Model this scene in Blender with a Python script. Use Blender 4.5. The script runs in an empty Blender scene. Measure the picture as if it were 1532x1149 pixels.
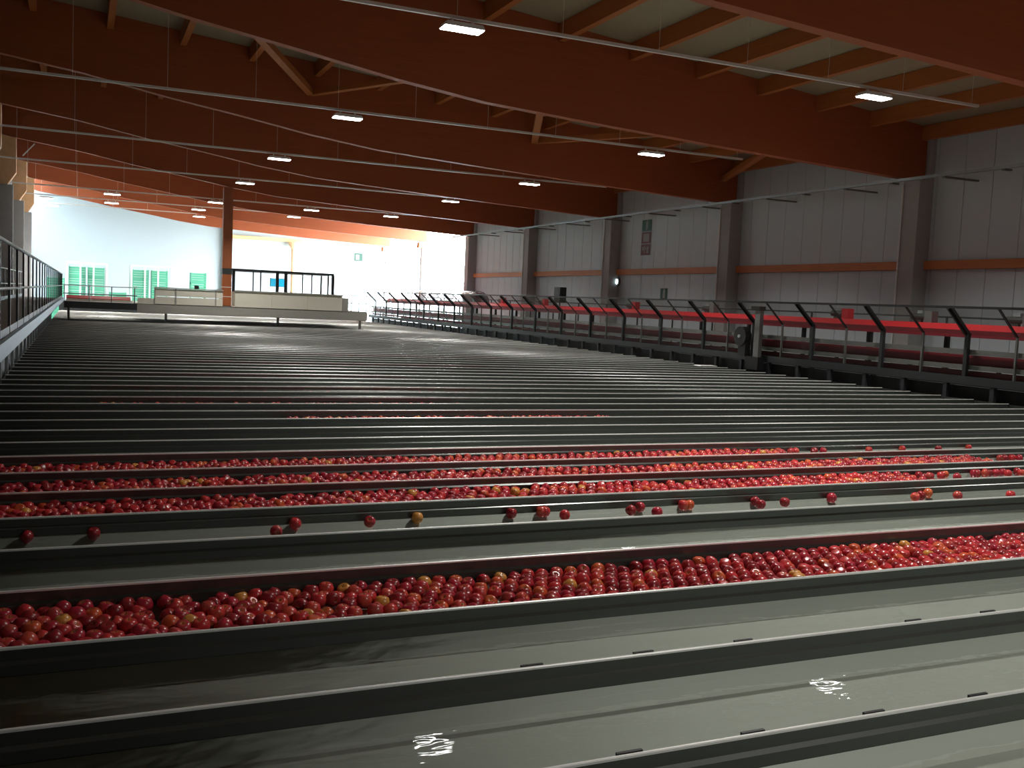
import bpy, bmesh, math, random
from mathutils import Vector, Matrix
random.seed(7)
SC = bpy.context.scene
COL = SC.collection

# ------------------------------------------------------------------ camera
F_PX, YAW, PITCH, ROLL = 1468.15, .4165, -.0813, .0453
CAMZ = 2.7
fw = Vector((math.sin(YAW) * math.cos(PITCH), math.cos(YAW) * math.cos(PITCH), math.sin(PITCH)))
rt = Vector((math.cos(YAW), -math.sin(YAW), 0))
up = rt.cross(fw)
rt, up = rt * math.cos(ROLL) + up * math.sin(ROLL), up * math.cos(ROLL) - rt * math.sin(ROLL)
cam = bpy.data.objects.new('camera', bpy.data.cameras.new('camera'))
COL.objects.link(cam)
cam.matrix_world = Matrix(((rt.x, up.x, -fw.x, 0), (rt.y, up.y, -fw.y, 0), (rt.z, up.z, -fw.z, CAMZ), (0, 0, 0, 1)))
cam.data.sensor_width = 36
cam.data.lens = 36 * F_PX / 1532
cam.data.clip_end = 600
cam.data.clip_start = .05
SC.camera = cam


def on(ax, val, px, py):
    """point where the sight line through a photo pixel meets the plane ax = val"""
    v = rt * ((px - 766) / F_PX) - up * ((py - 574.5) / F_PX) + fw
    c = Vector((0, 0, CAMZ))
    i = 'xyz'.index(ax)
    return c + v * ((val - c[i]) / v[i])


def project(p):
    d = Vector(p) - Vector((0, 0, CAMZ))
    z = d.dot(fw)
    return 766 + F_PX * d.dot(rt) / z, 574.5 - F_PX * d.dot(up) / z, z


# ------------------------------------------------------------------ world, exposure
W = bpy.data.worlds.new('overcast_sky')
SC.world = W
W.use_nodes = True
nt = W.node_tree
bg = nt.nodes['Background']
bg.inputs[0].default_value = (.86, .95, 1.0, 1)
bg.inputs[1].default_value = 36.0
SC.view_settings.view_transform = 'Standard'
SC.view_settings.look = 'None'
SC.view_settings.gamma = 1
SC.view_settings.use_curve_mapping = False
SC.view_settings.exposure = 0.0
LAMP_W = 225.0
SC.cycles.max_bounces = 10
SC.cycles.diffuse_bounces = 5
SC.cycles.glossy_bounces = 4
SC.cycles.transparent_max_bounces = 16
SC.cycles.caustics_reflective = False
SC.cycles.caustics_refractive = False


# ------------------------------------------------------------------ materials
def mat(name, color, rough=.5, metal=0.0, noise=.0, nscale=8.0, bump=0.0, bscale=40.0, stretch=(1, 1, 1), spec=.5):
    m = bpy.data.materials.new(name)
    m.use_nodes = True
    t = m.node_tree
    b = t.nodes['Principled BSDF']
    b.inputs['Roughness'].default_value = rough
    b.inputs['Metallic'].default_value = metal
    b.inputs['Specular IOR Level'].default_value = spec
    tc = t.nodes.new('ShaderNodeTexCoord')
    mp = t.nodes.new('ShaderNodeMapping')
    mp.inputs['Scale'].default_value = stretch
    t.links.new(tc.outputs['Object'], mp.inputs[0])
    n = t.nodes.new('ShaderNodeTexNoise')
    n.inputs['Scale'].default_value = nscale
    n.inputs['Detail'].default_value = 4
    t.links.new(mp.outputs[0], n.inputs['Vector'])
    mx = t.nodes.new('ShaderNodeMix')
    mx.data_type = 'RGBA'
    c = color
    mx.inputs['A'].default_value = (c[0] * (1 - noise), c[1] * (1 - noise), c[2] * (1 - noise), 1)
    mx.inputs['B'].default_value = (min(1, c[0] * (1 + noise)), min(1, c[1] * (1 + noise)), min(1, c[2] * (1 + noise)), 1)
    t.links.new(n.outputs['Fac'], mx.inputs['Factor'])
    t.links.new(mx.outputs['Result'], b.inputs['Base Color'])
    if bump:
        n2 = t.nodes.new('ShaderNodeTexNoise')
        n2.inputs['Scale'].default_value = bscale
        t.links.new(mp.outputs[0], n2.inputs['Vector'])
        bp = t.nodes.new('ShaderNodeBump')
        bp.inputs['Strength'].default_value = bump
        bp.inputs['Distance'].default_value = .01
        t.links.new(n2.outputs['Fac'], bp.inputs['Height'])
        t.links.new(bp.outputs[0], b.inputs['Normal'])
    return m


def emis(name, color, s):
    m = bpy.data.materials.new(name)
    m.use_nodes = True
    b = m.node_tree.nodes['Principled BSDF']
    b.inputs['Base Color'].default_value = (*color, 1)
    b.inputs['Emission Color'].default_value = (*color, 1)
    b.inputs['Emission Strength'].default_value = s
    return m


def water_mat():
    m = bpy.data.materials.new('clear_water')
    m.use_nodes = True
    t = m.node_tree
    for n in list(t.nodes):
        if n.type == 'BSDF_PRINCIPLED':
            t.nodes.remove(n)
    out = t.nodes['Material Output']
    tr = t.nodes.new('ShaderNodeBsdfTransparent')
    tr.inputs[0].default_value = (.80, .83, .80, 1)
    gl = t.nodes.new('ShaderNodeBsdfGlossy')
    gl.inputs['Roughness'].default_value = .015
    fr = t.nodes.new('ShaderNodeFresnel')
    fr.inputs['IOR'].default_value = 1.33
    mx = t.nodes.new('ShaderNodeMixShader')
    tc = t.nodes.new('ShaderNodeTexCoord')
    mp = t.nodes.new('ShaderNodeMapping')
    mp.inputs['Scale'].default_value = (1, 2.2, 1)
    n = t.nodes.new('ShaderNodeTexNoise')
    n.inputs['Scale'].default_value = 2.6
    n.inputs['Detail'].default_value = 3
    bp = t.nodes.new('ShaderNodeBump')
    bp.inputs['Strength'].default_value = .35
    bp.inputs['Distance'].default_value = .012
    t.links.new(tc.outputs['Object'], mp.inputs[0])
    t.links.new(mp.outputs[0], n.inputs['Vector'])
    t.links.new(n.outputs['Fac'], bp.inputs['Height'])
    t.links.new(bp.outputs[0], gl.inputs['Normal'])
    t.links.new(bp.outputs[0], fr.inputs['Normal'])
    t.links.new(fr.outputs[0], mx.inputs[0])
    t.links.new(tr.outputs[0], mx.inputs[1])
    t.links.new(gl.outputs[0], mx.inputs[2])
    t.links.new(mx.outputs[0], out.inputs[0])
    return m


def glass_mat(name, tint, fac):
    m = bpy.data.materials.new(name)
    m.use_nodes = True
    t = m.node_tree
    out = t.nodes['Material Output']
    b = t.nodes['Principled BSDF']
    b.inputs['Base Color'].default_value = (*tint, 1)
    b.inputs['Roughness'].default_value = .15
    tr = t.nodes.new('ShaderNodeBsdfTransparent')
    mx = t.nodes.new('ShaderNodeMixShader')
    mx.inputs[0].default_value = fac
    t.links.new(tr.outputs[0], mx.inputs[1])
    t.links.new(b.outputs[0], mx.inputs[2])
    t.links.new(mx.outputs[0], out.inputs[0])
    return m


def wire_mat():
    """fine woven wire mesh: alpha from two band patterns"""
    m = bpy.data.materials.new('wire_mesh')
    m.use_nodes = True
    t = m.node_tree
    b = t.nodes['Principled BSDF']
    b.inputs['Base Color'].default_value = (.12, .12, .12, 1)
    b.inputs['Metallic'].default_value = .6
    b.inputs['Roughness'].default_value = .5
    tc = t.nodes.new('ShaderNodeTexCoord')
    outs = []
    for ax in ('Y', 'Z'):
        w = t.nodes.new('ShaderNodeTexWave')
        w.bands_direction = ax
        w.inputs['Scale'].default_value = 22
        t.links.new(tc.outputs['Object'], w.inputs['Vector'])
        g = t.nodes.new('ShaderNodeMath')
        g.operation = 'GREATER_THAN'
        g.inputs[1].default_value = .93
        t.links.new(w.outputs['Fac'], g.inputs[0])
        outs.append(g)
    a = t.nodes.new('ShaderNodeMath')
    a.operation = 'MAXIMUM'
    t.links.new(outs[0].outputs[0], a.inputs[0])
    t.links.new(outs[1].outputs[0], a.inputs[1])
    t.links.new(a.outputs[0], b.inputs['Alpha'])
    return m


def apple_mat():
    m = bpy.data.materials.new('apple_skin')
    m.use_nodes = True
    t = m.node_tree
    b = t.nodes['Principled BSDF']
    b.inputs['Roughness'].default_value = .28
    at = t.nodes.new('ShaderNodeAttribute')
    at.attribute_name = 'skin'
    tc = t.nodes.new('ShaderNodeTexCoord')
    n = t.nodes.new('ShaderNodeTexNoise')
    n.inputs['Scale'].default_value = 28
    n.inputs['Detail'].default_value = 3
    t.links.new(tc.outputs['Object'], n.inputs['Vector'])
    mp = t.nodes.new('ShaderNodeMapRange')
    mp.inputs['From Min'].default_value = .3
    mp.inputs['From Max'].default_value = .7
    mp.inputs['To Min'].default_value = .72
    mp.inputs['To Max'].default_value = 1.25
    t.links.new(n.outputs['Fac'], mp.inputs['Value'])
    mu = t.nodes.new('ShaderNodeVectorMath')
    mu.operation = 'SCALE'
    t.links.new(at.outputs['Color'], mu.inputs[0])
    t.links.new(mp.outputs[0], mu.inputs['Scale'])
    t.links.new(mu.outputs[0], b.inputs['Base Color'])
    return m


M = dict(
    glulam=mat('glulam_timber', (.37, .085, .024), .55, noise=.18, nscale=3, stretch=(.4, 1, 9), bump=.15),
    purlin=mat('purlin_timber', (.42, .125, .03), .55, noise=.2, nscale=3, stretch=(9, .4, 9)),
    girt=mat('girt_timber', (.60, .2, .055), .55, noise=.2, nscale=3, stretch=(4, .6, 8)),
    corbel=mat('corbel_timber', (.85, .5, .26), .55, noise=.12),  # daylight on the corbels is put into this paler timber colour
    post=mat('post_timber', (.36, .1, .03), .5, noise=.3, nscale=3, stretch=(8, 8, .6)),
    roof=mat('roof_sheet', (.33, .27, .19), .6, noise=.06),
    wallp=mat('wall_panel_white', (.60, .66, .70), .45, noise=.04, nscale=2),
    whitewall=mat('far_wall_white', (.56, .64, .68), .5, noise=.02),
    concrete=mat('concrete', (.42, .41, .40), .75, noise=.1, nscale=5, bump=.1),
    floor=mat('floor_concrete', (.22, .22, .215), .6, noise=.15, nscale=1.5),
    yard=mat('yard_concrete', (.5, .5, .48), .8, noise=.1, nscale=.5),
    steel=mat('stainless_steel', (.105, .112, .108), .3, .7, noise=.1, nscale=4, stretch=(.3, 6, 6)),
    rim=mat('bright_rim_steel', (.95, .95, .93), .34, .35, noise=.06),  # light caught by the folded sheet edge, painted as near-white steel
    pan=mat('flume_pan_steel', (.60, .61, .575), .5, .1, noise=.1, nscale=1.3, stretch=(.5, 1, 1)),
    water=water_mat(),
    black=mat('black_paint', (.012, .012, .013), .45),
    darksteel=mat('dark_painted_steel', (.045, .05, .052), .45, .3, noise=.15),
    galv=mat('galvanised_steel', (.42, .46, .48), .4, .6, noise=.15, nscale=12),
    bluesteel=mat('pale_blue_steel', (.36, .47, .54), .45, .3, noise=.1),
    greysteel=mat('grey_steel', (.2, .2, .195), .45, .5, noise=.12),
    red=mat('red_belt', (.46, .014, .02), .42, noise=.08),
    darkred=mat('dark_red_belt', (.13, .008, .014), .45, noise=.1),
    beige=mat('beige_panel', (.72, .69, .60), .5, noise=.04),
    beigetrim=mat('beige_trim', (.34, .33, .30), .5, noise=.06),
    white=mat('white_paint', (.8, .82, .82), .4, noise=.03),
    track=mat('track_aluminium', (.86, .83, .80), .35, .1, noise=.05),
    green=mat('green_plastic', (.10, .44, .27), .45, noise=.1),
    deck=mat('deck_plate', (.2, .18, .16), .6, .1, noise=.3, nscale=6),
    lamp=emis('lamp_diffuser', (1, .99, .97), 22.0),
    bluelamp=emis('wall_lamp_glass', (.75, .95, 1), 8.0),
    signgreen=mat('sign_green', (.004, .06, .038), .5),
    signred=mat('sign_red', (.13, .007, .014), .5),
    signwhite=mat('sign_white', (.34, .30, .30), .5),
    bluescreen=emis('blue_screen', (.02, .45, .7), 1.2),
    glass=glass_mat('booth_glass', (.75, .9, .95), .12),
    hood=glass_mat('smoked_hood', (.16, .15, .18), .5),
    wire=wire_mat(),
    apple=apple_mat(),
    stem=mat('apple_stem', (.09, .05, .02), .7),
)


# ------------------------------------------------------------------ mesh helpers
class MB:
    def __init__(s):
        s.v, s.f = [], []

    def box(s, x0, x1, y0, y1, z0, z1):
        b = len(s.v)
        s.v += [(x, y, z) for z in (z0, z1) for y in (y0, y1) for x in (x0, x1)]
        s.f += [tuple(b + i for i in q) for q in ((0, 2, 3, 1), (4, 5, 7, 6), (0, 1, 5, 4), (2, 6, 7, 3), (0, 4, 6, 2), (1, 3, 7, 5))]
        return s

    def prism(s, pts, axis, a, b_):
        """extrude a polygon of 2-D points along an axis; points are the other two axes in x,y,z order"""
        n = len(pts)
        base = len(s.v)

        def mk(p, t):
            return {'x': (t, p[0], p[1]), 'y': (p[0], t, p[1]), 'z': (p[0], p[1], t)}[axis]
        s.v += [mk(p, a) for p in pts] + [mk(p, b_) for p in pts]
        s.f.append(tuple(base + i for i in range(n)))
        s.f.append(tuple(base + n + i for i in reversed(range(n))))
        for i in range(n):
            j = (i + 1) % n
            s.f.append((base + i, base + n + i, base + n + j, base + j))
        return s

    def bar(s, p, q, w, h, up=(0, 0, 1)):
        """rectangular bar from p to q"""
        p, q = Vector(p), Vector(q)
        d = (q - p).normalized()
        u = Vector(up)
        if abs(d.dot(u)) > .95:
            u = Vector((0, 1, 0))
        a = d.cross(u).normalized() * w / 2
        c = d.cross(a).normalized() * h / 2
        b = len(s.v)
        for e in (p, q):
            s.v += [tuple(e + a + c), tuple(e - a + c), tuple(e - a - c), tuple(e + a - c)]
        s.f += [tuple(b + i for i in k) for k in ((0, 1, 2, 3), (7, 6, 5, 4), (0, 4, 5, 1), (1, 5, 6, 2), (2, 6, 7, 3), (3, 7, 4, 0))]
        return s

    def tube(s, p, q, r, n=8, r2=None):
        p, q = Vector(p), Vector(q)
        d = (q - p).normalized()
        u = Vector((0, 0, 1)) if abs(d.z) < .9 else Vector((1, 0, 0))
        a = d.cross(u).normalized()
        c = d.cross(a)
        b = len(s.v)
        for e, rr in ((p, r), (q, r if r2 is None else r2)):
            for i in range(n):
                t = 2 * math.pi * i / n
                s.v.append(tuple(e + a * rr * math.cos(t) + c * rr * math.sin(t)))
        for i in range(n):
            j = (i + 1) % n
            s.f.append((b + i, b + j, b + n + j, b + n + i))
        s.f.append(tuple(b + i for i in reversed(range(n))))
        s.f.append(tuple(b + n + i for i in range(n)))
        return s

    def mesh(s, name, m, smooth=False):
        me = bpy.data.meshes.new(name)
        me.from_pydata(s.v, [], s.f)
        bm = bmesh.new()
        bm.from_mesh(me)
        bmesh.ops.recalc_face_normals(bm, faces=bm.faces)
        bm.to_mesh(me)
        bm.free()
        if smooth:
            for p in me.polygons:
                p.use_smooth = True
        me.materials.append(M[m] if isinstance(m, str) else m)
        return me

    def build(s, name, m, parent=None, loc=None, smooth=False):
        return link(name, s.mesh(name, m, smooth), parent, loc)


def link(name, me, parent=None, loc=None):
    o = bpy.data.objects.new(name, me)
    COL.objects.link(o)
    if parent is not None:
        o.parent = parent
    if loc is not None:
        o.location = loc
    return o


def tag(o, label, cat, group=None):
    o['label'] = label
    o['category'] = cat
    if group:
        o['group'] = group
    return o


def thing(name, label, cat, loc=(0, 0, 0), group=None):
    o = bpy.data.objects.new(name, None)
    COL.objects.link(o)
    o.location = loc
    o.empty_display_size = .2
    return tag(o, label, cat, group)


def struct(o):
    o['kind'] = 'structure'
    return o


# ================================================================== the hall
XR, XL = 21.0, -3.1            # wall faces
BAY, B1 = 8.35, 11.95
BEAMY = [B1 + BAY * k for k in range(-2, 8)]     # -4.75 ... 70.4
YEND = 54.3                    # the side wall stops here, daylight comes in beyond
YBACK, YFAR = -14.0, 78.5
ROOF = lambda x: 9.85 - .092 * x

struct(MB().box(-45, 90, -30, 170, -.3, -.02).build('yard_slab', 'yard'))
struct(MB().box(XL - .3, XR + .3, YBACK, YFAR + .5, -.05, 0).build('floor', 'floor'))

# ceiling slab (sloping), its sheets and purlins
ce = struct(MB().prism([(XL - .4, ROOF(XL - .4) + .07), (XR + .6, ROOF(XR + .6) + .07), (XR + .6, ROOF(XR + .6) + .25), (XL - .4, ROOF(XL - .4) + .25)],
                       'y', YBACK, YFAR + .4).build('ceiling', 'roof'))
PX = [.66 + 1.82 * k for k in range(-2, 12)]
edges = [XL] + [x for x in PX if XL < x < XR] + [XR]
for k in range(len(edges) - 1):
    a, b = edges[k] + .006, edges[k + 1] - .006
    for j in range(len(BEAMY) - 1):
        if j < 1:
            continue
        y0, y1 = BEAMY[j] + .006, BEAMY[j + 1] - .006
        MB().prism([(a, ROOF(a)), (b, ROOF(b)), (b, ROOF(b) + .06), (a, ROOF(a) + .06)], 'y', y0, y1).build('roof_sheet', 'roof', ce)
pm = MB().box(-.08, .08, .125, BAY - .125, -.38, 0).mesh('purlin', 'purlin')
for x in PX:
    if x < XL + .1 or x > XR - .1:
        continue
    for j in range(1, len(BEAMY) - 1):
        link('purlin', pm, ce, (x, BEAMY[j], ROOF(x) - .004))
# flat zig-zag wind bracing between the second and third visible beams
for a, b in (((2.3, 20.45, 8.62), (5.95, 28.5, 8.42)), ((9.6, 20.45, 8.25), (5.95, 28.5, 8.42)), ((9.6, 20.45, 8.1), (13.0, 28.5, 7.82)),
             ((16.9, 20.45, 7.6), (13.0, 28.5, 7.82)), ((16.9, 20.45, 7.55), (20.2, 28.5, 7.3))):
    MB().bar(a, b, .2, .16).build('wind_brace', 'purlin', ce)

# right wall of upright panels
wr = struct(MB().box(XR + .06, XR + .3, YBACK, YEND, 0, ROOF(XR) + .1).build('wall_right', 'wallp'))
PW = .882
pmesh = MB().box(0, .06, .008, PW - .008, 0, ROOF(XR) + .02).mesh('wall_panel', 'wallp')
n = int((YEND - YBACK) / PW)
for k in range(n):
    y = YEND - PW * (k + 1)
    if y > 3:
        link('wall_panel', pmesh, wr, (XR, y, 0))
# left wall
struct(MB().box(XL - .3, XL, YBACK, 64, 0, ROOF(XL) + .1).build('wall_left', 'concrete'))
struct(MB().box(XL - .3, XR + .3, YBACK - .3, YBACK, 0, ROOF(XL) + .1).build('wall_rear', 'wallp'))
# white gable wall with a wide daylight opening beside it
struct(MB().box(XL - 1.2, 22.6, YFAR, YFAR + .3, 0, ROOF(XL) + .2).build('wall_back', 'whitewall'))
struct(MB().box(XL - 1.2, XL - .9, 64, YFAR, 0, ROOF(XL) + .2).build('wall_left_far', 'whitewall'))

# timber girts on the right wall between columns
COLY = [y for y in BEAMY if 3 < y < YEND]
for i, y in enumerate([COLY[0] - BAY] + COLY):
    y1 = min(y + BAY - .3, YEND)
    if y1 - y < 1:
        continue
    struct(MB().box(XR - .16, XR - .001, y + .3, y1, 4.13, 4.36).build('trim_%d' % (i + 1), 'girt'))

# concrete columns on the right
col_labels = {0: 'grey concrete wall column at the edge of the panelled wall, out past the wide beam',
              1: 'grey concrete wall column with a pale vertical conduit, in the darkest wall bay',
              2: 'grey concrete wall column just past the small green exit sign',
              3: 'grey concrete wall column beside the round wall lamp',
              4: 'grey concrete wall column between the round wall lamp and the open end of the wall',
              5: 'grey concrete wall column at the sunlit open end of the panelled wall'}
for i, y in enumerate(COLY):
    c = thing('concrete_column', col_labels.get(i, 'grey concrete wall column'), 'column', (XR - .5, y, 0), 'concrete columns along the panelled wall')
    MB().box(0, .49, -.28, .28, 0, 6.5).build('shaft', 'concrete', c)
    MB().box(.34, .49, -.28, .28, 6.5, 8.05).build('upper_shaft', 'concrete', c)
    MB().tube((-.03, .27, 0), (-.03, .27, 6.4), .022).build('conduit', 'track', c)
for i, y in enumerate([b for b in BEAMY if b > YEND]):
    c = thing('daylit_column', ['slim white column standing in the daylight opening under the second last beam',
                                'slim white column standing in the daylight opening under the last beam'][i], 'column', (XR - .5, y, 0))
    MB().box(0, .4, -.2, .2, 0, 6.1).build('shaft', 'white', c)  # glare that washes out the concrete is painted in as white
    MB().box(-.25, .65, -.24, .24, 6.1, 6.45).build('capital', 'girt', c)

# glulam roof beams
prof = [(-2.95, 8.62), (-2.4, 8.5), (0, 8.2), (2, 7.86), (4, 7.58), (6, 7.27), (8, 7.04), (11, 6.88), (15, 6.7), (20.45, 6.5)]
beam_labels = ['', '', 'broad glulam roof beam beyond the braced pair, nearest the dark end of the panelled wall',
               'glulam roof beam carrying the near ends of the zig-zag wind braces',
               'glulam roof beam carrying the far points of the zig-zag wind braces',
               'glulam roof beam ending on the wall column beside the round wall lamp',
               'glulam roof beam resting on the dark orange timber post',
               'glulam roof beam ending at the sunlit end of the panelled wall',
               'second last glulam roof beam, half lit by daylight',
               'last glulam roof beam glowing orange before the white gable wall']
for j, y in enumerate(BEAMY):
    if j < 1:
        continue
    pts = prof + [(20.82, 6.5), (20.82, ROOF(20.82) - .005), (-2.95, ROOF(-2.95) - .005)]
    b = MB().prism(pts, 'y', -.12, .12).build('glulam_beam', 'glulam', None, (0, y, 0))
    tag(b, beam_labels[j] or 'glulam roof beam above the empty flumes', 'beam', 'glulam roof beams')

# left columns with timber corbels
for i, y in enumerate([b for b in BEAMY if 28 < b < 64]):
    c = thing('haunched_column', ['grey column with timber corbel behind the walkway, first from the dark wall',
                                  'grey column with timber corbel behind the walkway, second from the dark wall',
                                  'grey column with timber corbel in line with the orange post',
                                  'grey column with pale lit timber corbel past the orange post',
                                  'grey column with pale lit timber corbel next to the white gable wall'][i], 'column', (-3.05, y, 0), 'columns along the railed walkway')
    MB().box(-.02, .5, -.3, .3, 0, 6.6).build('shaft', 'concrete', c)
    MB().box(.5, .53, -.3, -.22, 0, 6.6).build('corner_strip', 'white', c)
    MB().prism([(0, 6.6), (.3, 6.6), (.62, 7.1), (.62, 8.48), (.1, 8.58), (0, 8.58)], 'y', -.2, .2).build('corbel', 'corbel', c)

    if i == 3:
        a, b = on('y', y - .3, 34, 233), on('y', y - .3, 52, 215)
        MB().bar(a - Vector((-3.05, y, 0)), b - Vector((-3.05, y, 0)), .05, .05).build('strut', 'white', c)

# orange timber post
p = thing('timber_post', 'tall dark orange timber post rising from the cross gangway', 'post', (5.94, 45.35, 2.02))
MB().box(-.2, .2, -.2, .2, 0, 5.215).build('shaft', 'post', p)
MB().box(-.23, .23, -.23, .23, .0, .03).build('base_plate', 'darksteel', p)
MB().box(-.21, .21, -.21, .21, 1.42, 1.68).build('collar', 'darksteel', p)
for z in (.42, .84):
    MB().box(-.212, .212, -.212, .212, z, z + .025).build('strap', 'track', p)

# ================================================================== light tracks and lamps
lamp_house = MB().prism([(-.36, 0), (.36, 0), (.32, .075), (-.32, .075)], 'y', -.16, .16).mesh('housing', 'white')
lamp_diff = MB().box(-.345, .345, -.145, .145, -.018, 0).mesh('diffuser', 'lamp')
lamp_br = MB().box(-.2, -.17, -.03, .03, .075, .15).box(.17, .2, -.03, .03, .075, .15).mesh('bracket', 'track')
TR = [(-9.0, 7.45, (6, 14.85), 'rear'), (-.6, 7.45, (6.3, 14.85), 'r'), (7.75, 7.45, (6.3, 14.85), 'r'), (16.1, 7.46, (5.9, 15.03), 'just before the braced beams'),
      (24.5, 7.27, (6.04, 14.85), 'between the two braced beams'), (32.8, 7.2, (5.88, 14.84), 'level with the stacked safety signs'),
      (41.2, 7.22, (6.05, 14.87), 'just before the orange post'), (49.5, 7.06, (1.3, 5.92, 10.52, 14.64), 'just past the orange post'),
      (57.9, 7.3, (-1.7, 1.5, 6.0, 11.3), 'beyond the end of the panelled wall'), (66.2, 7.5, (-1.6, 6.9, 12.9), 'in front of the last beam')]
for i, (y, z, xs, where) in enumerate(TR):
    if where in ('rear', 'r'):
        where = ['over the rear of the hall', 'over the empty flumes', 'over the apple-filled flumes'][i]
    t = thing('light_track', 'thin suspended light track ' + where, 'light track', (0, y, z), 'suspended light tracks')
    MB().box(-2.9, 18.0, -.03, .03, .0, .055).build('rail', 'track', t)
    for k in range(11):
        x = -2.2 + 2.0 * k
        MB().tube((x, 0, .055), (x, 0, ROOF(x) - z - .002), .0045, 5).build('suspension_rod', 'track', t)
    for x in xs:
        side = 'toward the railed walkway' if x < 4 else ('mid-span' if x < 9 else ('toward the panelled wall' if x > 12 else 'past mid-span'))
        l = thing('track_lamp', 'LED lamp %s on track %s' % (side, where), 'lamp', (x, y, z - .152), 'LED lamps on the suspended tracks')
        link('housing', lamp_house, l)
        link('diffuser', lamp_diff, l)
        link('bracket', lamp_br, l)
        ld = bpy.data.lights.new('lamp_light', 'AREA')
        ld.shape = 'RECTANGLE'
        ld.size, ld.size_y = .68, .28
        ld.energy = LAMP_W
        ld.color = (1, .97, .9)
        ld.spread = math.radians(126)
        lo = bpy.data.objects.new('lamp_light', ld)
        COL.objects.link(lo)
        lo.parent = l
        lo.location = (0, 0, -.03)

# cable tray along the right wall
t = thing('cable_tray', 'long thin cable tray running along the panelled wall above the signs', 'cable tray', (19.85, 0, 6.41))
MB().box(-.05, .07, 4, YEND + .4, -.02, .05).build('tray', 'galv', t)
for k in range(29):
    y = 4.6 + 1.75 * k
    if y < YEND:
        MB().box(-.04, 1.14 if k % 2 == 0 and all(abs(y - c) > .35 for c in COLY) else .2, y - .05, y + .05, -.06, -.02).build('bracket', 'greysteel', t)

# ================================================================== flumes
PITCH_Y, ROW0 = .8297, 2.754
ROWY = lambda k: ROW0 + PITCH_Y * k
ZR, ZW, ZP = 1.2, 1.085, 1.005
FX0, FX1 = -1.1, 16.6
NF0, NF1 = -2, 69
L = FX1 - FX0
# one side wall: folded sheet with a ledge; the rim is a sub-part
wall_me = MB().prism([(-.006, ZR - .012), (-.006, 1.140), (-.024, 1.128), (-.024, ZP - .03), (.013, ZP - .03), (.013, 1.13), (.006, 1.14), (.006, ZR - .012)], 'x', 0, L).mesh('side_wall', 'steel')
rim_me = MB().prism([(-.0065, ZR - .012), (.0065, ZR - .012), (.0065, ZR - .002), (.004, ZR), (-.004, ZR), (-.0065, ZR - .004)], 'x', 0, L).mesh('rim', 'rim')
pan_me = MB().prism([(.0135, ZP - .03), (PITCH_Y - .0245, ZP - .03), (PITCH_Y - .0245, ZW - .004), (PITCH_Y - .10, ZP), (.09, ZP), (.0135, ZW - .004)], 'x', 0.01, L - .01).mesh('pan', 'pan')
wv = [(x, y, ZW) for y in (.0135, PITCH_Y - .0245) for x in (0.012, L - .012)]
wb = MB()
wb.v, wb.f = wv, [(0, 1, 3, 2)]
water_me = wb.mesh('water', 'water')
end_me = MB().box(0, .01, .0135, PITCH_Y - .0245, ZP, ZR - .02).mesh('end_plate', 'steel')
leg_me = MB().box(-.04, .04, PITCH_Y / 2 - .04, PITCH_Y / 2 + .04, 0, ZP - .03).mesh('leg', 'darksteel')
reflection_me = MB().box(-.05, .05, .0066, .02, ZR - .03, ZR + .004).mesh('clip', 'black')  # black boxes standing in for dark reflections behind the rim
FL = {-2: 'empty steel water flume, fourth out from the single apple-packed flume', -1: 'empty steel water flume, third out from the single apple-packed flume',
      0: 'empty steel water flume with dark rim clips, second out from the single apple-packed flume',
      1: 'empty steel water flume with dark rim clips bordering the single apple-packed flume',
      2: 'steel water flume packed with red apples between empty flumes on both sides',
      3: 'empty steel water flume between the single apple-packed flume and the scattered apples',
      4: 'steel water flume with a few scattered red apples drifting in it',
      5: 'first of three packed apple flumes, next to the scattered apples',
      6: 'middle of the three neighbouring packed apple flumes',
      7: 'last of three packed apple flumes, next to the empty bank'}
reflection_px = {1: [(794, 994), (960, 974), (1110, 957), (1366, 928), (1481, 916)], 0: [(940, 1124), (1125, 1094), (1309, 1066), (1464, 1040)]}
FLUMES = {}
ordinal = lambda n: str(n) + ('th' if 10 < n % 100 < 14 else {1: 'st', 2: 'nd', 3: 'rd'}.get(n % 10, 'th'))
for k in range(NF0, NF1 + 1):
    far_red = (11, 13, 15, 18, 22, 26)
    lab = FL.get(k) or ('flume with a thin band of apples, %s beyond the last packed flume' % ordinal(k - 7) if k in far_red else 'empty steel water flume, %s beyond the last packed apple flume' % ordinal(k - 7))
    f = thing('water_flume', lab, 'water flume', (FX0, ROWY(k), 0), 'parallel water flumes')
    FLUMES[k] = f
    sw = link('side_wall', wall_me, f)
    link('rim', rim_me, sw)
    link('pan', pan_me, f)
    link('water', water_me, f)
    link('end_plate', end_me, f)
    link('end_plate', end_me, f, (L - .01, 0, 0))
    link('leg', leg_me, f, (.4, 0, 0))
    link('leg', leg_me, f, (L - .4, 0, 0))
    for px, py in reflection_px.get(k, []):
        q = on('z', ZR, px, py)
        link('clip', reflection_me, sw, (q.x - FX0, 0, 0))
f = thing('flume_end_wall', 'closing steel wall of the flume bank under the cross gangway', 'wall plate', (FX0, ROWY(NF1 + 1), 0))
sw = link('side_wall', wall_me, f)
link('rim', rim_me, sw)
MB().box(0, L, .02, .06, ZP - .03, 1.78).build('back_board', 'darksteel', f)  # dark board added so the view under the gangway stays dark
MB().box(.4, .48, -.02, .02, 0, ZP - .03).build('leg', 'darksteel', f)
MB().box(L - .48, L - .4, -.02, .02, 0, ZP - .03).build('leg', 'darksteel', f)

# ------------------------------------------------------------------ apples
R = .0455
APROF = [(.0, .70), (.22, .78), (.48, .88), (.78, .72), (.98, .28), (1.0, -.05), (.88, -.45), (.62, -.78), (.36, -.88), (.16, -.80), (0, -.74)]


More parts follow.
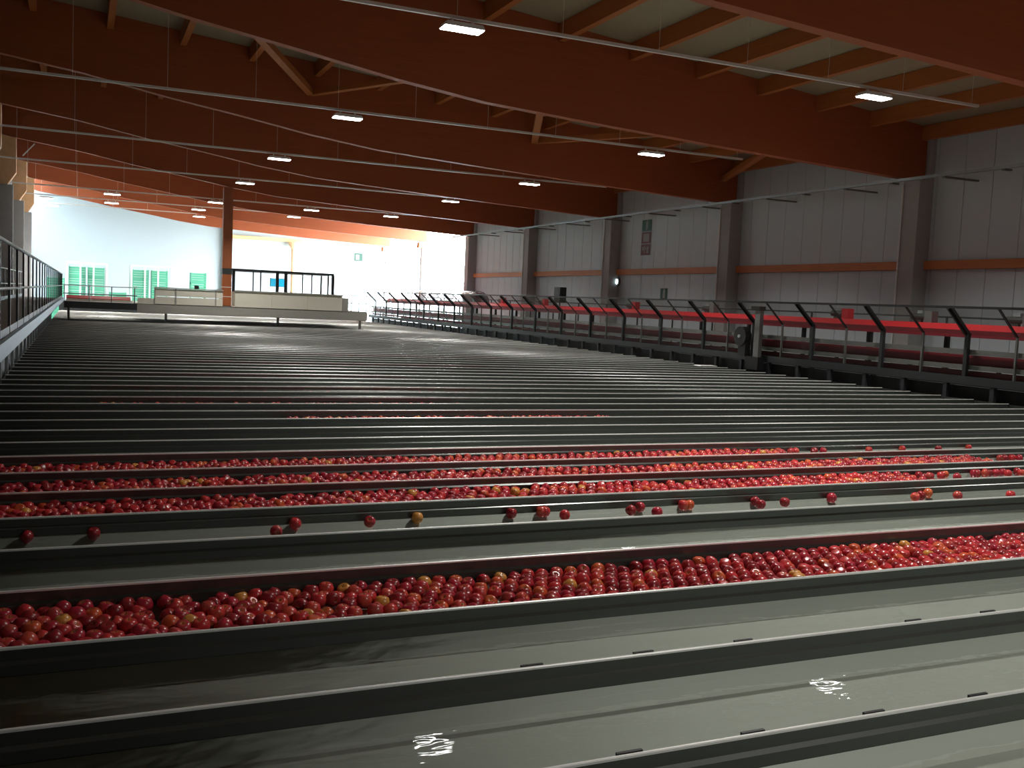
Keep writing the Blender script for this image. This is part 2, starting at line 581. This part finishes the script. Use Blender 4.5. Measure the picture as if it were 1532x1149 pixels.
def apple_geo(nseg, pro):
    v, f = [(0, 0, pro[0][1] * R)], []
    for (r, z) in pro[1:-1]:
        for i in range(nseg):
            a = 2 * math.pi * i / nseg
            v.append((r * R * math.cos(a), r * R * math.sin(a), z * R))
    v.append((0, 0, pro[-1][1] * R))
    m = len(pro) - 2
    for i in range(nseg):
        j = (i + 1) % nseg
        f.append((0, 1 + i, 1 + j))
        for q in range(m - 1):
            a, b = 1 + q * nseg, 1 + (q + 1) * nseg
            f.append((a + i, b + i, b + j, a + j))
        f.append((len(v) - 1, 1 + (m - 1) * nseg + j, 1 + (m - 1) * nseg + i))
    return v, f


KINDS = [('deep red', (.30, .016, .024)), ('bright red', (.56, .034, .040)), ('crimson', (.43, .022, .042)), ('orange-red', (.62, .095, .035)), ('yellow-blushed', (.64, .27, .06))]
KW = [.30, .34, .24, .09, .03]
LOOK = [(c, (.5, .27, .07) if n != 'deep red' else (.34, .06, .03)) for n, c in KINDS]
hv, hf = apple_geo(14, APROF)
mv, mf = apple_geo(9, [APROF[i] for i in (0, 2, 3, 5, 7, 8, 10)])
lv, lf = apple_geo(7, [(0, .85), (.6, .82), (1, .1), (.75, -.6), (0, -.85)])


def skin_colours(verts, kind):
    base, blush = LOOK[kind]
    out = []
    for (x, y, z) in verts:
        # blush cheek on one side and round the stem
        t = max(0, min(1, (x / R - .35) * .6)) * .5 + (.45 if z > .70 * R and math.hypot(x, y) < .4 * R else 0)
        t = min(1, t)
        out.append([base[i] * (1 - t) + blush[i] * t for i in range(3)] + [1])
    return out


def set_skin(me, cols):
    a = me.color_attributes.new('skin', 'FLOAT_COLOR', 'POINT')
    a.data.foreach_set('color', [c for q in cols for c in q])


apple_me = []
for k, (nm, c) in enumerate(KINDS):
    me = bpy.data.meshes.new('apple')
    me.from_pydata(hv, [], hf)
    for p_ in me.polygons:
        p_.use_smooth = True
    me.materials.append(M['apple'])
    set_skin(me, skin_colours(hv, k))
    apple_me.append(me)
stem_me = MB().tube((0, 0, .68 * R), (.006, .002, 1.05 * R), .0016, 5).mesh('stem', 'stem')


def rot_random(tilt):
    a = random.uniform(0, 6.283)
    ax = Vector((math.cos(a), math.sin(a), 0))
    return Matrix.Rotation(random.gauss(0, tilt), 3, ax) @ Matrix.Rotation(random.uniform(0, 6.283), 3, 'Z')


cand = []          # (x, y, z, row, loose)
def fill_row(k, x0, x1, messy):
    y0, y1 = ROWY(k) + .013 + R, ROWY(k + 1) - .024 - R
    d = 2 * R * 1.0
    ny = int((y1 - y0) / (d * .9)) + 1
    dy = (y1 - y0) / (ny - 1)
    x = x0
    while x < x1:
        ms = messy(x)
        for j in range(ny):
            if random.random() < .012 + .05 * ms:
                continue
            cand.append((x + (j % 2) * d / 2 + random.uniform(-1, 1) * .008 * (.4 + ms), y0 + j * dy + random.uniform(-1, 1) * .006 * (.4 + ms),
                         ZW + .004 + random.uniform(-.5, 1) * .014 * (.4 + ms), k, False))
        x += d * 1.02


fill_row(2, FX0 + .3, 8.5, lambda x: 1.0 if x < 1.4 else .45)
fill_row(5, FX0 + .3, on('z', 1.1, 1365, 715).x, lambda x: .8)
fill_row(6, FX0 + .3, on('z', 1.1, 1475, 690).x, lambda x: .8)
fill_row(7, FX0 + .3, on('z', 1.1, 1150, 672).x, lambda x: .8)
loose_px = [(140, 795), (40, 802), (437, 778), (413, 794), (553, 780), (614, 767), (759, 764), (795, 758), (813, 764), (845, 770), (944, 763), (953, 756), (983, 766),
            (1006, 749), (1025, 752), (1122, 747), (1138, 754), (1174, 751), (1244, 744), (1369, 743), (1388, 737), (1378, 741), (1433, 741), (1512, 740)]
for p_ in loose_px:
    q = on('z', ZW + .005, *p_)
    q.y = min(max(q.y, ROWY(4) + .06), ROWY(5) - .07)
    cand.append((q.x, q.y, ZW + .002, 4, True))
sparse = [(5, [(1375, 711), (1382, 714), (1391, 712), (1404, 707), (1408, 711), (1432, 713), (1446, 705), (1462, 708), (1470, 706), (1480, 707), (1490, 707), (1500, 706), (1508, 708), (1517, 704), (1528, 707)]),
          (6, [(1480, 682), (1494, 683), (1512, 684), (1525, 685)]),
          (7, [(1162, 675), (1178, 674), (1186, 674), (1208, 672), (1218, 671), (1300, 673), (1334, 668), (1404, 671), (1449, 669)])]
for k, ps in sparse:
    for p_ in ps:
        q = on('z', ZW + .005, *p_)
        q.y = min(max(q.y, ROWY(k) + .06), ROWY(k + 1) - .07)
        cand.append((q.x, q.y, ZW + .002, k, True))


def seen_size(c):
    px, py, z = project(c[:3])
    if c[4]:
        return 1e6
    if px < -15 or px > 1547 or c[3] != 2:
        return -1
    # hidden by the near rim?
    d = Vector(c[:3]) - Vector((0, 0, CAMZ))
    t = (ROWY(c[3]) - 0) / d.y
    if CAMZ + d.z * t < ZR - .01:
        return -1
    return 1000 / z


order = sorted(range(len(cand)), key=lambda i: -seen_size(cand[i]))
own = set(i for i in order[:300] if seen_size(cand[i]) > 0)
WHERE = {2: 'floating in the single packed flume', 4: 'drifting alone in the flume of scattered apples', 5: 'drifting past the packed apples, beside the scattered flume',
         6: 'drifting past the end of the middle packed flume', 7: 'drifting past the packed apples, beside the empty bank'}
V, Fc, Cc = [], [], []
cols_m = [skin_colours(mv, k) for k in range(5)]
cols_l = [skin_colours(lv, k) for k in range(5)]


def add_stuff(c, geo, cols):
    v, f_ = geo
    b = len(V)
    r_ = rot_random(.7)
    s = random.uniform(.9, 1.06)
    o = Vector(c[:3])
    V.extend(tuple(o + (r_ @ Vector(q)) * s) for q in v)
    Fc.extend(tuple(b + i for i in q) for q in f_)
    kd = random.choices(range(5), KW)[0]
    Cc.extend(cols[kd])


for i, c in enumerate(cand):
    kd = random.choices(range(5), KW)[0]
    if i in own:
        a = link('apple', apple_me[kd])
        a.matrix_world = Matrix.Translation(c[:3]) @ rot_random(.75).to_4x4() @ Matrix.Scale(random.uniform(.9, 1.0), 4)
        st = link('stem', stem_me, a)
        nm = KINDS[kd][0]
        if c[4]:
            tag(a, '%s apple %s' % (nm, WHERE[c[3]]), 'apple', 'loose %s apples in flume %s' % (nm, WHERE[c[3]].split('drifting ')[1]))
        else:
            tag(a, '%s apple %s' % (nm, WHERE[c[3]]), 'apple', '%s apples in the single packed flume' % nm)
    else:
        add_stuff(c, (mv, mf) if c[3] <= 7 and project(c[:3])[2] < 9 else (lv, lf), cols_m if c[3] <= 7 and project(c[:3])[2] < 9 else cols_l)
# thin apple bands in flumes of the far bank
for k, x0, x1, dens in ((11, 2.4, 7.1, .9), (13, .2, 5.4, .45), (15, .2, 6.5, .3), (18, .3, 6.0, .35), (22, 1.0, 9.0, .3), (26, 2.0, 11.0, .3)):
    y0, y1 = ROWY(k) + .06, ROWY(k + 1) - .07
    n_ = int((x1 - x0) * (y1 - y0) / .0058 * dens)
    for q in range(n_):
        add_stuff((random.uniform(x0, x1), random.uniform(y0, y1), ZW + .004), (lv, lf), cols_l)
me = bpy.data.meshes.new('packed_apples')
me.from_pydata(V, [], Fc)
me.polygons.foreach_set('use_smooth', [True] * len(me.polygons))
me.materials.append(M['apple'])
set_skin(me, Cc)
o = link('packed_apples', me)
tag(o, 'countless red apples crowding the packed flumes', 'apples')
o['kind'] = 'stuff'

# ================================================================== left walkway
w = thing('walkway', 'raised steel walkway with pale blue edge beam and railing along the flumes', 'walkway', (0, 0, 0))
WX0, WX1, WY0, WY1 = -2.35, -.66, -6.0, 47.2
MB().box(WX0, WX1 - .05, WY0, WY1, 2.02, 2.07).build('deck', 'deck', w)
MB().box(WX1 - .05, WX1, WY0, WY1, 1.96, 2.12).build('edge_beam', 'bluesteel', w)
MB().box(WX0 - .05, WX0, WY0, WY1, 1.96, 2.12).build('edge_beam', 'greysteel', w)
k = 0
y = WY0 + .4
lg = MB().box(-.02, .03, -.03, .03, 0, 1.96).mesh('leg', 'galv')
rp = MB().box(-.025, .0, -.02, .02, 0, 1.06).mesh('rail_post', 'darksteel')
while y < WY1:
    if y < 46:
        # legs stand on the floor in the gaps beside the flume ends
        link('leg', lg, w, (-1.13, y, 0))
        MB().box(-1.13, WX1 - .05, y - .04, y + .04, 1.9, 1.96).build('bracket', 'darksteel', w)
    link('rail_post', rp, w, (WX1 - .06, y, 2.07))
    link('rail_post', rp, w, (WX0 + .06, y, 2.07))
    y += 1.5
for x in (WX1 - .07, WX0 + .05):
    MB().tube((x, WY0, 3.12), (x, WY1, 3.12), .022).build('handrail', 'galv', w)
    MB().tube((x, WY0, 2.62), (x, WY1, 2.62), .016).build('mid_rail', 'galv', w)
    MB().box(x - .005, x + .005, WY0, WY1, 2.08, 2.2).build('toe_board', 'darksteel', w)
MB().box(-1.2, -1.17, WY0, 46, .0, 1.95).build('skirt_panel', 'darksteel', w)

# machine cabinets behind the walkway
for i, (y, h, lab) in enumerate(((14, 1.9, 'tall dark machine cabinet behind the walkway railing near the dark wall'), (21, 1.35, 'low pale machine cabinet behind the walkway railing'),
                                 (24.6, 1.8, 'tall dark machine cabinet behind the railing midway along'), (33, 1.2, 'low pale machine cabinet behind the far railing'))):
    c = thing('machine_cabinet', lab, 'cabinet', (-2.72, y, 0))
    MB().box(-.26, .26, -1.2, 1.2, .12, 1.75 + h * .5).build('body', 'darksteel' if i % 2 == 0 else 'galv', c)
    MB().box(-.22, .22, -1.1, 1.1, 0, .12).build('plinth', 'black', c)
    for s in (-1, 1):
        d = MB().box(.26, .275, s * .6 - .55, s * .6 + .55, .2, 1.65 + h * .5).build('door', 'greysteel' if i % 2 == 0 else 'white', c)
        MB().box(.275, .3, s * .1 - .015, s * .1 + .015, 1.2, 1.45).build('handle', 'black', d)

# ================================================================== cross gangway
g = thing('cross_gangway', 'beige panelled gangway crossing over the flumes behind the orange post', 'gangway', (0, 0, 0))
MB().box(2.2, 12.2, 44.6, 50.6, 1.96, 2.02).build('deck', 'deck', g)
MB().box(2.2, 12.2, 44.52, 44.6, 1.62, 1.98).build('fascia', 'beigetrim', g)
MB().box(-.62, 2.2, 44.6, 47.1, 1.96, 2.0).build('deck', 'deck', g)
MB().box(-.62, 2.2, 44.52, 44.6, 1.72, 2.0).build('fascia', 'darksteel', g)
for x in (-.45, 3.4, 8.2, 12.0):
    yy = ROWY(51) - .0
    MB().box(x - .05, x + .05, yy - .05, yy + .05, ZR, 1.96).build('leg', 'greysteel', g)
# beige infill panels, each on its own
for (x0, x1, z0, z1) in ((2.22, 2.88, 2.0, 2.25), (2.92, 3.72, 2.03, 2.34), (2.92, 3.72, 2.36, 2.68), (3.78, 5.7, 2.03, 2.34), (3.78, 5.7, 2.36, 2.68)):
    MB().box(x0, x1, 44.56, 44.6, z0, z1).build('panel', 'beige', g)
MB().box(3.72, 3.78, 44.53, 44.6, 2.0, 2.74).build('panel_post', 'beigetrim', g)
MB().box(2.88, 2.92, 44.53, 44.6, 2.0, 2.74).build('panel_post', 'beigetrim', g)
MB().box(5.38, 5.43, 44.53, 44.6, 2.0, 2.74).build('panel_post', 'beigetrim', g)
MB().box(2.88, 5.72, 44.5, 44.62, 2.69, 2.74).build('coping', 'beigetrim', g)
for k in range(3):
    x0 = 6.22 + k * 1.6
    MB().box(x0, x0 + 1.585, 44.56, 44.6, 2.02, 2.70).build('panel', 'beige', g)
MB().box(6.2, 11.05, 44.5, 44.7, 2.70, 2.76).build('coping', 'beigetrim', g)
MB().box(11.04, 11.3, 44.56, 44.9, 2.0, 2.62).build('end_box', 'beigetrim', g)
# open railing at the walkway side
for z in (2.66, 2.32):
    MB().tube((-.66, 44.6, z), (2.2, 44.6, z), .022).build('handrail', 'galv' if z > 2.5 else 'darksteel', g)
for x in (-.6, .35, 1.2, 2.1):
    MB().tube((x, 44.6, 2.0), (x, 44.6, 2.66), .022).build('rail_post', 'galv' if x < 1 else 'darksteel', g)
for x in (11.45, 11.8, 12.15):
    MB().tube((x, 44.6, 2.0), (x, 44.6, 2.75), .02).build('rail_post', 'darksteel', g)
for z in (2.4, 2.75):
    MB().tube((11.3, 44.6, z), (12.2, 44.6, z), .02).build('handrail', 'darksteel', g)
rb = thing('red_conveyor', 'short bright red conveyor seen behind the open gangway railing', 'conveyor', (0, 46.2, 2.0))
MB().prism([(-.25, .02), (.25, .02), (.25, .22), (-.1, .24), (-.25, .12)], 'x', -.55, 2.0).build('belt', 'red', rb)
MB().box(-.55, 2.0, -.3, -.25, .0, .09).build('side_rail', 'beige', rb)

# small box on the coping
b = tag(MB().prism([(-.09, 0), (.09, 0), (.09, .1), (.05, .14), (-.09, .14)], 'y', -.08, .08).build('junction_box', 'black', None, (4.6, 44.56, 2.74)),
        'small black box sitting on the beige gangway coping', 'box')

# glazed control booth behind the gangway
bo = thing('control_booth', 'long glazed control booth with dark blue frame behind the beige panels', 'booth', (6.55, 48.0, 0))
MB().box(0, 4.8, 0, 2.4, 2.02, 2.7).build('base', 'beige', bo)
MB().box(-.05, 4.85, -.05, 2.45, 3.68, 3.78).build('roof', 'darksteel', bo)
for x in (0, 2.05, 2.45, 4.55, 4.75):
    wd = .14 if x in (2.05, 2.45, 4.75, 0) else .07
    MB().box(x, x + wd, 0, .08, 2.7, 3.68).build('mullion', 'darksteel', bo)
for x in (.95, 1.3, 3.3, 3.75):
    MB().box(x, x + .055, 0, .05, 2.7, 3.68).build('mullion', 'darksteel', bo)
for x in (0, 4.72):
    MB().box(x, x + .08, 2.32, 2.4, 2.7, 3.68).build('mullion', 'darksteel', bo)
for (a, b_) in ((.09, .95), (.985, 1.3), (1.335, 2.05), (2.54, 3.3), (3.335, 3.75), (3.785, 4.55)):
    MB().box(a, b_, .015, .025, 2.7, 3.68).build('pane', 'glass', bo)
sc_ = thing('monitor', 'bright blue monitor screen inside the glazed booth', 'monitor', (8.85, 48.9, 2.7))
MB().box(-.38, .38, -.03, .03, .32, .72).build('housing', 'black', sc_)
MB().box(-.36, .36, -.034, -.03, .34, .70).build('screen', 'bluescreen', sc_)
MB().box(-.04, .04, -.02, .02, .02, .32).box(-.15, .15, -.1, .1, 0, .02).build('stand', 'black', sc_)

# ================================================================== far hall: racks, bins
bin_slat = MB().box(-.46, .46, -.02, .02, 0, .125).mesh('slat', 'green')
bin_side = MB().box(-.02, .02, -.55, .55, .1, .77).mesh('side', 'green')
bin_floor = MB().box(-.5, .5, -.55, .55, .1, .14).mesh('bottom', 'green')
bin_foot = MB().box(-.5, .5, -.06, .06, 0, .1).mesh('skid', 'green')
stacks = [(-.2, 69.9, 5), (.93, 70.4, 5), (3.65, 70.2, 5), (4.85, 70.6, 5), (2.2, 68.5, 3), (7.4, 71.0, 5), (-1.45, 70.5, 4)]
place_w = ['beside the walkway end', 'in the middle of the first rack', 'in the rack before the beige panels', 'at the far end of the racks',
           'between the two racks', 'standing near the orange post', 'closest to the side wall']
for (x, y, n_), wd in zip(stacks, place_w):
    for q in range(n_):
        bn = thing('harvest_bin', 'green slatted bin %s, %s in stack' % (wd, ['lowest', 'second up', 'third up', 'fourth up', 'topmost'][q] if q < n_ - 1 else 'topmost'),
                   'bin', (x, y, q * .77), 'stacked green bins')
        link('bottom', bin_floor, bn)
        for s in (-1, 1):
            link('side', bin_side, bn, (s * .48, 0, 0))
            link('skid', bin_foot, bn, (0, s * .45, 0))
            for z in (.15, .305, .46, .615):
                link('slat', bin_slat, bn, (0, s * .53, z))
for i, (x0, x1) in enumerate(((-.8, 1.55), (3.05, 5.5))):
    rk = thing('storage_rack', ['white steel rack frame around the bins beside the walkway end', 'white steel rack frame around the bins next to the white gable'][i], 'rack', (0, 69.0, 0))
    nP = 4
    for q in range(nP):
        x = x0 + (x1 - x0) * q / (nP - 1)
        for yy in (0, 2.3):
            MB().box(x - .05, x + .05, yy - .05, yy + .05, 0, 4.1).build('upright', 'white', rk)
    for yy in (0, 2.3):
        for z in (4.05,):
            MB().box(x0 - .05, x1 + .05, yy - .04, yy + .04, z, z + .08).build('rail', 'white', rk)

# lintel, post and column in the daylight opening
struct(MB().box(9.9, 10.6, YFAR - .3, YFAR + .4, 0, 8.9).build('trim_20', 'concrete'))
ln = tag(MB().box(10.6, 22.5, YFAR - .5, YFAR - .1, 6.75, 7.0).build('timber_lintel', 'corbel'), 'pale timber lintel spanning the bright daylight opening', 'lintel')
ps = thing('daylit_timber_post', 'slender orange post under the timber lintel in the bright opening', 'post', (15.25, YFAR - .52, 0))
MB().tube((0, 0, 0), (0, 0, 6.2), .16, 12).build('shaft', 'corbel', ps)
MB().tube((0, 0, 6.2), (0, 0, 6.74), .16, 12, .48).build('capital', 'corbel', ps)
ex = thing('exit_sign_hanging', 'pale green hanging exit sign in the bright opening', 'sign', (18.9, 72, 5.65))
MB().box(-.32, .32, -.03, .03, -.3, .3).build('panel', 'signgreen', ex)
MB().box(-.2, .05, -.036, -.03, -.18, .18).build('pictogram', 'signwhite', ex)
for s in (-.3, .3):
    MB().tube((s, 0, .3), (s, 0, ROOF(18.9) - 5.65), .012, 5).build('hanger', 'greysteel', ex)

# ================================================================== right conveyor platform
pf = thing('conveyor_platform', 'long dark steel platform frame with slanted guard posts along the flume ends', 'platform', (0, 0, 0))
PY0, PY1 = 4.5, 62.5
MB().box(17.22, 17.34, PY0, PY1, 1.43, 1.60).build('front_beam', 'darksteel', pf)
MB().box(19.4, 19.5, PY0, PY1, 1.43, 1.60).build('rear_beam', 'darksteel', pf)
MB().box(17.36, 19.4, PY0, PY1, 1.40, 1.43).build('deck', 'black', pf)
MB().box(17.36, 17.42, PY0, PY1, 1.74, 1.84).build('side_rail', 'greysteel', pf)
MB().box(17.36, 17.42, PY0, PY1, 2.06, 2.17).build('side_rail', 'greysteel', pf)
MB().bar((16.7, PY0, 3.05), (16.7, PY1, 3.05), .035, .05).build('top_rail', 'black', pf)
MB().tube((19.3, PY0, 2.86), (19.3, PY1, 2.86), .02).build('rear_rail', 'darksteel', pf)
heavy = MB().bar((17.3, -.06, 2.48), (16.7, -.06, 3.05), .02, .07, (0, 1, 0)).bar((17.3, .06, 2.48), (16.7, .06, 3.05), .02, .07, (0, 1, 0)).bar((17.31, 0, 2.49), (16.71, 0, 3.04), .12, .01, (0, 1, 0)).mesh('guard_arm', 'black')
thin = MB().bar((17.3, 0, 2.48), (16.7, 0, 3.05), .03, .05, (0, 1, 0)).mesh('guard_arm', 'black')
vp = MB().box(17.26, 17.34, -.045, .045, 1.60, 2.50).mesh('post', 'darksteel')
vpt = MB().box(17.28, 17.33, -.02, .02, 1.60, 2.50).mesh('post', 'greysteel')
lgm = MB().box(17.24, 17.33, -.05, .05, 0, 1.43).mesh('leg', 'darksteel')
lgr = MB().box(19.4, 19.5, -.05, .05, 0, 1.43).mesh('leg', 'darksteel')
rpp = MB().box(19.28, 19.32, -.02, .02, 1.43, 2.86).mesh('rear_post', 'darksteel')
wm = MB()
wm.v = [(17.29, .04, 2.49), (17.29, 1.17, 2.49), (16.71, 1.17, 3.03), (16.71, .04, 3.03)]
wm.f = [(0, 1, 2, 3)]
wmm = wm.mesh('mesh_panel', 'wire')
k0 = -7
for k in range(-7, 41):
    y = 14.04 + 1.21 * k
    if not PY0 < y < PY1 - .5:
        continue
    hv_ = k % 2
    link('guard_arm', heavy if hv_ else thin, pf, (0, y, 0))
    link('post', vp if hv_ else vpt, pf, (0, y, 0))
    link('leg', lgm, pf, (0, y + .45, 0))
    if hv_:
        link('leg', lgr, pf, (0, y, 0))
        link('rear_post', rpp, pf, (0, y, 0))
    link('mesh_panel', wmm, pf, (0, y, 0))
    # black sheet added to keep the gap below the beam dark
    MB().box(17.4, 17.42, y + .002, y + 1.208, .9, 1.39).build('splash_flap', 'black', pf)

cv = thing('upper_conveyor', 'upper conveyor with bright red belt guard above the dark platform frame', 'conveyor', (0, 0, 0))
MB().prism([(17.62, 2.58), (17.80, 2.71), (18.5, 2.71), (18.5, 2.5), (17.62, 2.5)], 'y', PY0, 60).build('belt_guard', 'red', cv)
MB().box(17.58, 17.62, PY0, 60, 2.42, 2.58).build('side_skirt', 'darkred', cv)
for k in range(-3, 20):
    y = 14.04 + 2.42 * k
    if y > PY0 + .3 and y < 59.8:
        MB().box(18.0, 18.08, y - .05, y + .05, 1.43, 2.5).build('leg', 'darksteel', cv)
cv2 = thing('lower_conveyor', 'lower conveyor with dark red side skirt inside the platform frame', 'conveyor', (0, 0, 0))
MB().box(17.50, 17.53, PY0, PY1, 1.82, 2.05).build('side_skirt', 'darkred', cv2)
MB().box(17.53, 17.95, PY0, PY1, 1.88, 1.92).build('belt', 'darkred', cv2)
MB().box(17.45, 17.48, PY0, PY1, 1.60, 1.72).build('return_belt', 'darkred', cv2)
for k in range(0, 24):
    y = 5 + 2.42 * k
    MB().box(17.6, 17.66, y - .04, y + .04, 1.43, 1.88).build('leg', 'darksteel', cv2)


def motor(y, lab, x=17.95, red=True):
    m = thing('gear_motor', lab, 'motor', (x, y, 2.71), 'gear motors on the red conveyor')
    MB().tube((0, .1, .13), (0, .55, .13), .075, 10).build('motor_body', 'darksteel', m)
    MB().box(-.1, .1, -.12, .1, 0, .26).build('gearbox', 'red' if red else 'greysteel', m)
    MB().box(-.05, .05, .2, .36, .2, .27).build('terminal_box', 'galv', m)
    MB().box(-.04, .04, .25, .45, 0, .06).build('foot', 'darksteel', m)


motor(19.6, 'red gear motor on the upper conveyor, next along from the black wheel')
motor(14.3, 'gear motor on the upper conveyor in front of the darkest wall bay', red=False)
motor(16.9, 'gear motor with dark gearbox on the upper conveyor by the pale-conduit column', red=False)
motor(30.1, 'red gear motor on the upper conveyor below the round wall lamp')
motor(25.4, 'gear motor with dark gearbox on the upper conveyor below the green exit sign', red=False)
motor(37.5, 'red gear motor on the upper conveyor next to the black monitor box')
motor(42.0, 'red gear motor on the upper conveyor near its sunlit end')

# black drive wheel with its stand
q = on('x', 17.0, 1110, 503)
dw = thing('belt_drive', 'large black drive wheel on the front of the conveyor platform', 'wheel', (17.02, q.y, q.z))
MB().tube((-.1, 0, 0), (.1, 0, 0), .27, 28).build('rim_disc', 'black', dw, smooth=False)
MB().tube((-.14, 0, 0), (-.1, 0, 0), .045, 12).build('hub', 'galv', dw)
MB().box(-.06, .12, -.22, .1, -.55, -.12).build('guard', 'black', dw)
q2 = on('x', 17.1, 1131, 500)
st = thing('drive_stand', 'upright grey drive stand beside the black wheel', 'stand', (17.1, q2.y - .1, 1.2))
MB().box(-.06, .06, -.11, .11, 0, 1.62).build('column', 'greysteel', st)
MB().box(-.1, .1, -.13, .25, 1.62, 1.74).build('cap_box', 'black', st)
MB().box(-.12, .1, -.2, .35, .0, .35).build('foot_box', 'black', st)
q3 = on('z', 1.22, 1080, 547)
tg = tag(MB().prism([(-.3, 0), (.3, 0), (.26, .02), (-.26, .02)], 'y', -.16, .16).build('cover_plate', 'rim', None, (16.2, q3.y, 1.2)), 'bright steel plate lying on the flume rims below the black wheel', 'plate')

# black monitor boxes on posts
for (px, py, lab) in ((838, 441, 'black box on a platform post in the second wall bay from the opening'), (713, 447, 'black box on a post on the platform at the sunlit end of the wall')):
    q = on('x', 18.7, px, py)
    m = thing('control_box', lab, 'control box', (18.7, q.y, 1.43))
    MB().box(-.15, .15, -.28, .28, q.z - 1.43 - .32, q.z - 1.43 + .32).build('housing', 'black', m)
    MB().tube((0, 0, 0), (0, 0, q.z - 1.43 - .3), .03).build('post', 'darksteel', m)
    MB().box(-.156, -.15, -.22, .22, q.z - 1.43 - .22, q.z - 1.43 + .22).build('screen', 'darksteel', m)

# smoked hoods over the far part of the conveyors
for i in range(5):
    y0 = 45.0 + i * 2.3
    pts = []
    for a in range(9):
        t = math.pi * a / 8
        pts.append((17.95 - .55 * math.cos(t), 2.2 + .55 * math.sin(t)))
    inner = [(17.95 - .53 * math.cos(math.pi * a / 8), 2.2 + .53 * math.sin(math.pi * a / 8)) for a in reversed(range(9))]
    h = thing('tunnel_hood', ['smoked arched tunnel hood on the conveyor, first past the wall lamp', 'second smoked arched tunnel hood along the conveyor', 'middle smoked arched tunnel hood on the conveyor',
                              'fourth smoked arched tunnel hood along the conveyor', 'last smoked arched tunnel hood by the daylight opening'][i], 'hood', (0, y0, .5), 'smoked hoods over the conveyor')
    MB().prism(pts + inner, 'y', 0, 2.0).build('shell', 'hood', h)
    MB().bar((17.4, 0, 2.2), (17.4, 2.0, 2.2), .04, .04).build('frame', 'greysteel', h)

# ================================================================== signs and wall lamp
def sign(name, y, z, h, w, colour, lab, shapes):
    s = thing(name, lab, 'sign', (XR - .012, y, z))
    MB().box(-.006, .0, -w / 2, w / 2, -h / 2, h / 2).build('panel', colour, s)
    for sh in shapes:
        m = MB()
        if sh[0] == 'r':
            m.box(-.010, -.006, sh[1], sh[2], sh[3], sh[4])
        else:
            m.prism([(sh[1] + sh[3] * math.cos(2 * math.pi * a / 14), sh[2] + sh[3] * math.sin(2 * math.pi * a / 14)) for a in range(14)], 'x', -.010, -.006)
        m.build('pictogram', 'signwhite', s)


sign('first_aid_sign', 34.65, 6.11, .46, .72, 'signgreen', 'dark green pictogram sign, topmost of three stacked on the wall', [('r', -.09, .06, -.14, .16), ('c', -.02, .17, .05), ('r', -.03, .03, -.2, -.12)])
sign('alarm_sign', 34.65, 5.62, .46, .72, 'signred', 'dark red sign with pale square, middle of three stacked on the wall', [('r', -.22, .22, -.16, .16)])
sign('extinguisher_sign', 34.65, 5.14, .44, .72, 'signred', 'dark red extinguisher sign, lowest of three stacked on the wall', [('r', -.22, -.08, -.15, .12), ('r', .05, .12, -.15, .16), ('r', .14, .26, -.02, .12), ('r', -.05, .02, 0, .08)])
sign('exit_sign', 33.1, 3.36, .44, .5, 'signgreen', 'small green exit sign on the wall just above the platform railing', [('r', -.09, .06, -.16, .14), ('c', -.02, .16, .05)])
wl = thing('wall_lamp', 'small round glowing wall lamp under the timber girt', 'lamp', (XR - .1, 36.75, 3.85))
MB().tube((.1, 0, 0), (0, 0, 0), .2, 16).build('housing', 'greysteel', wl)
MB().tube((0, 0, 0), (-.04, 0, 0), .12, 16, .09).build('lens', 'bluelamp', wl)
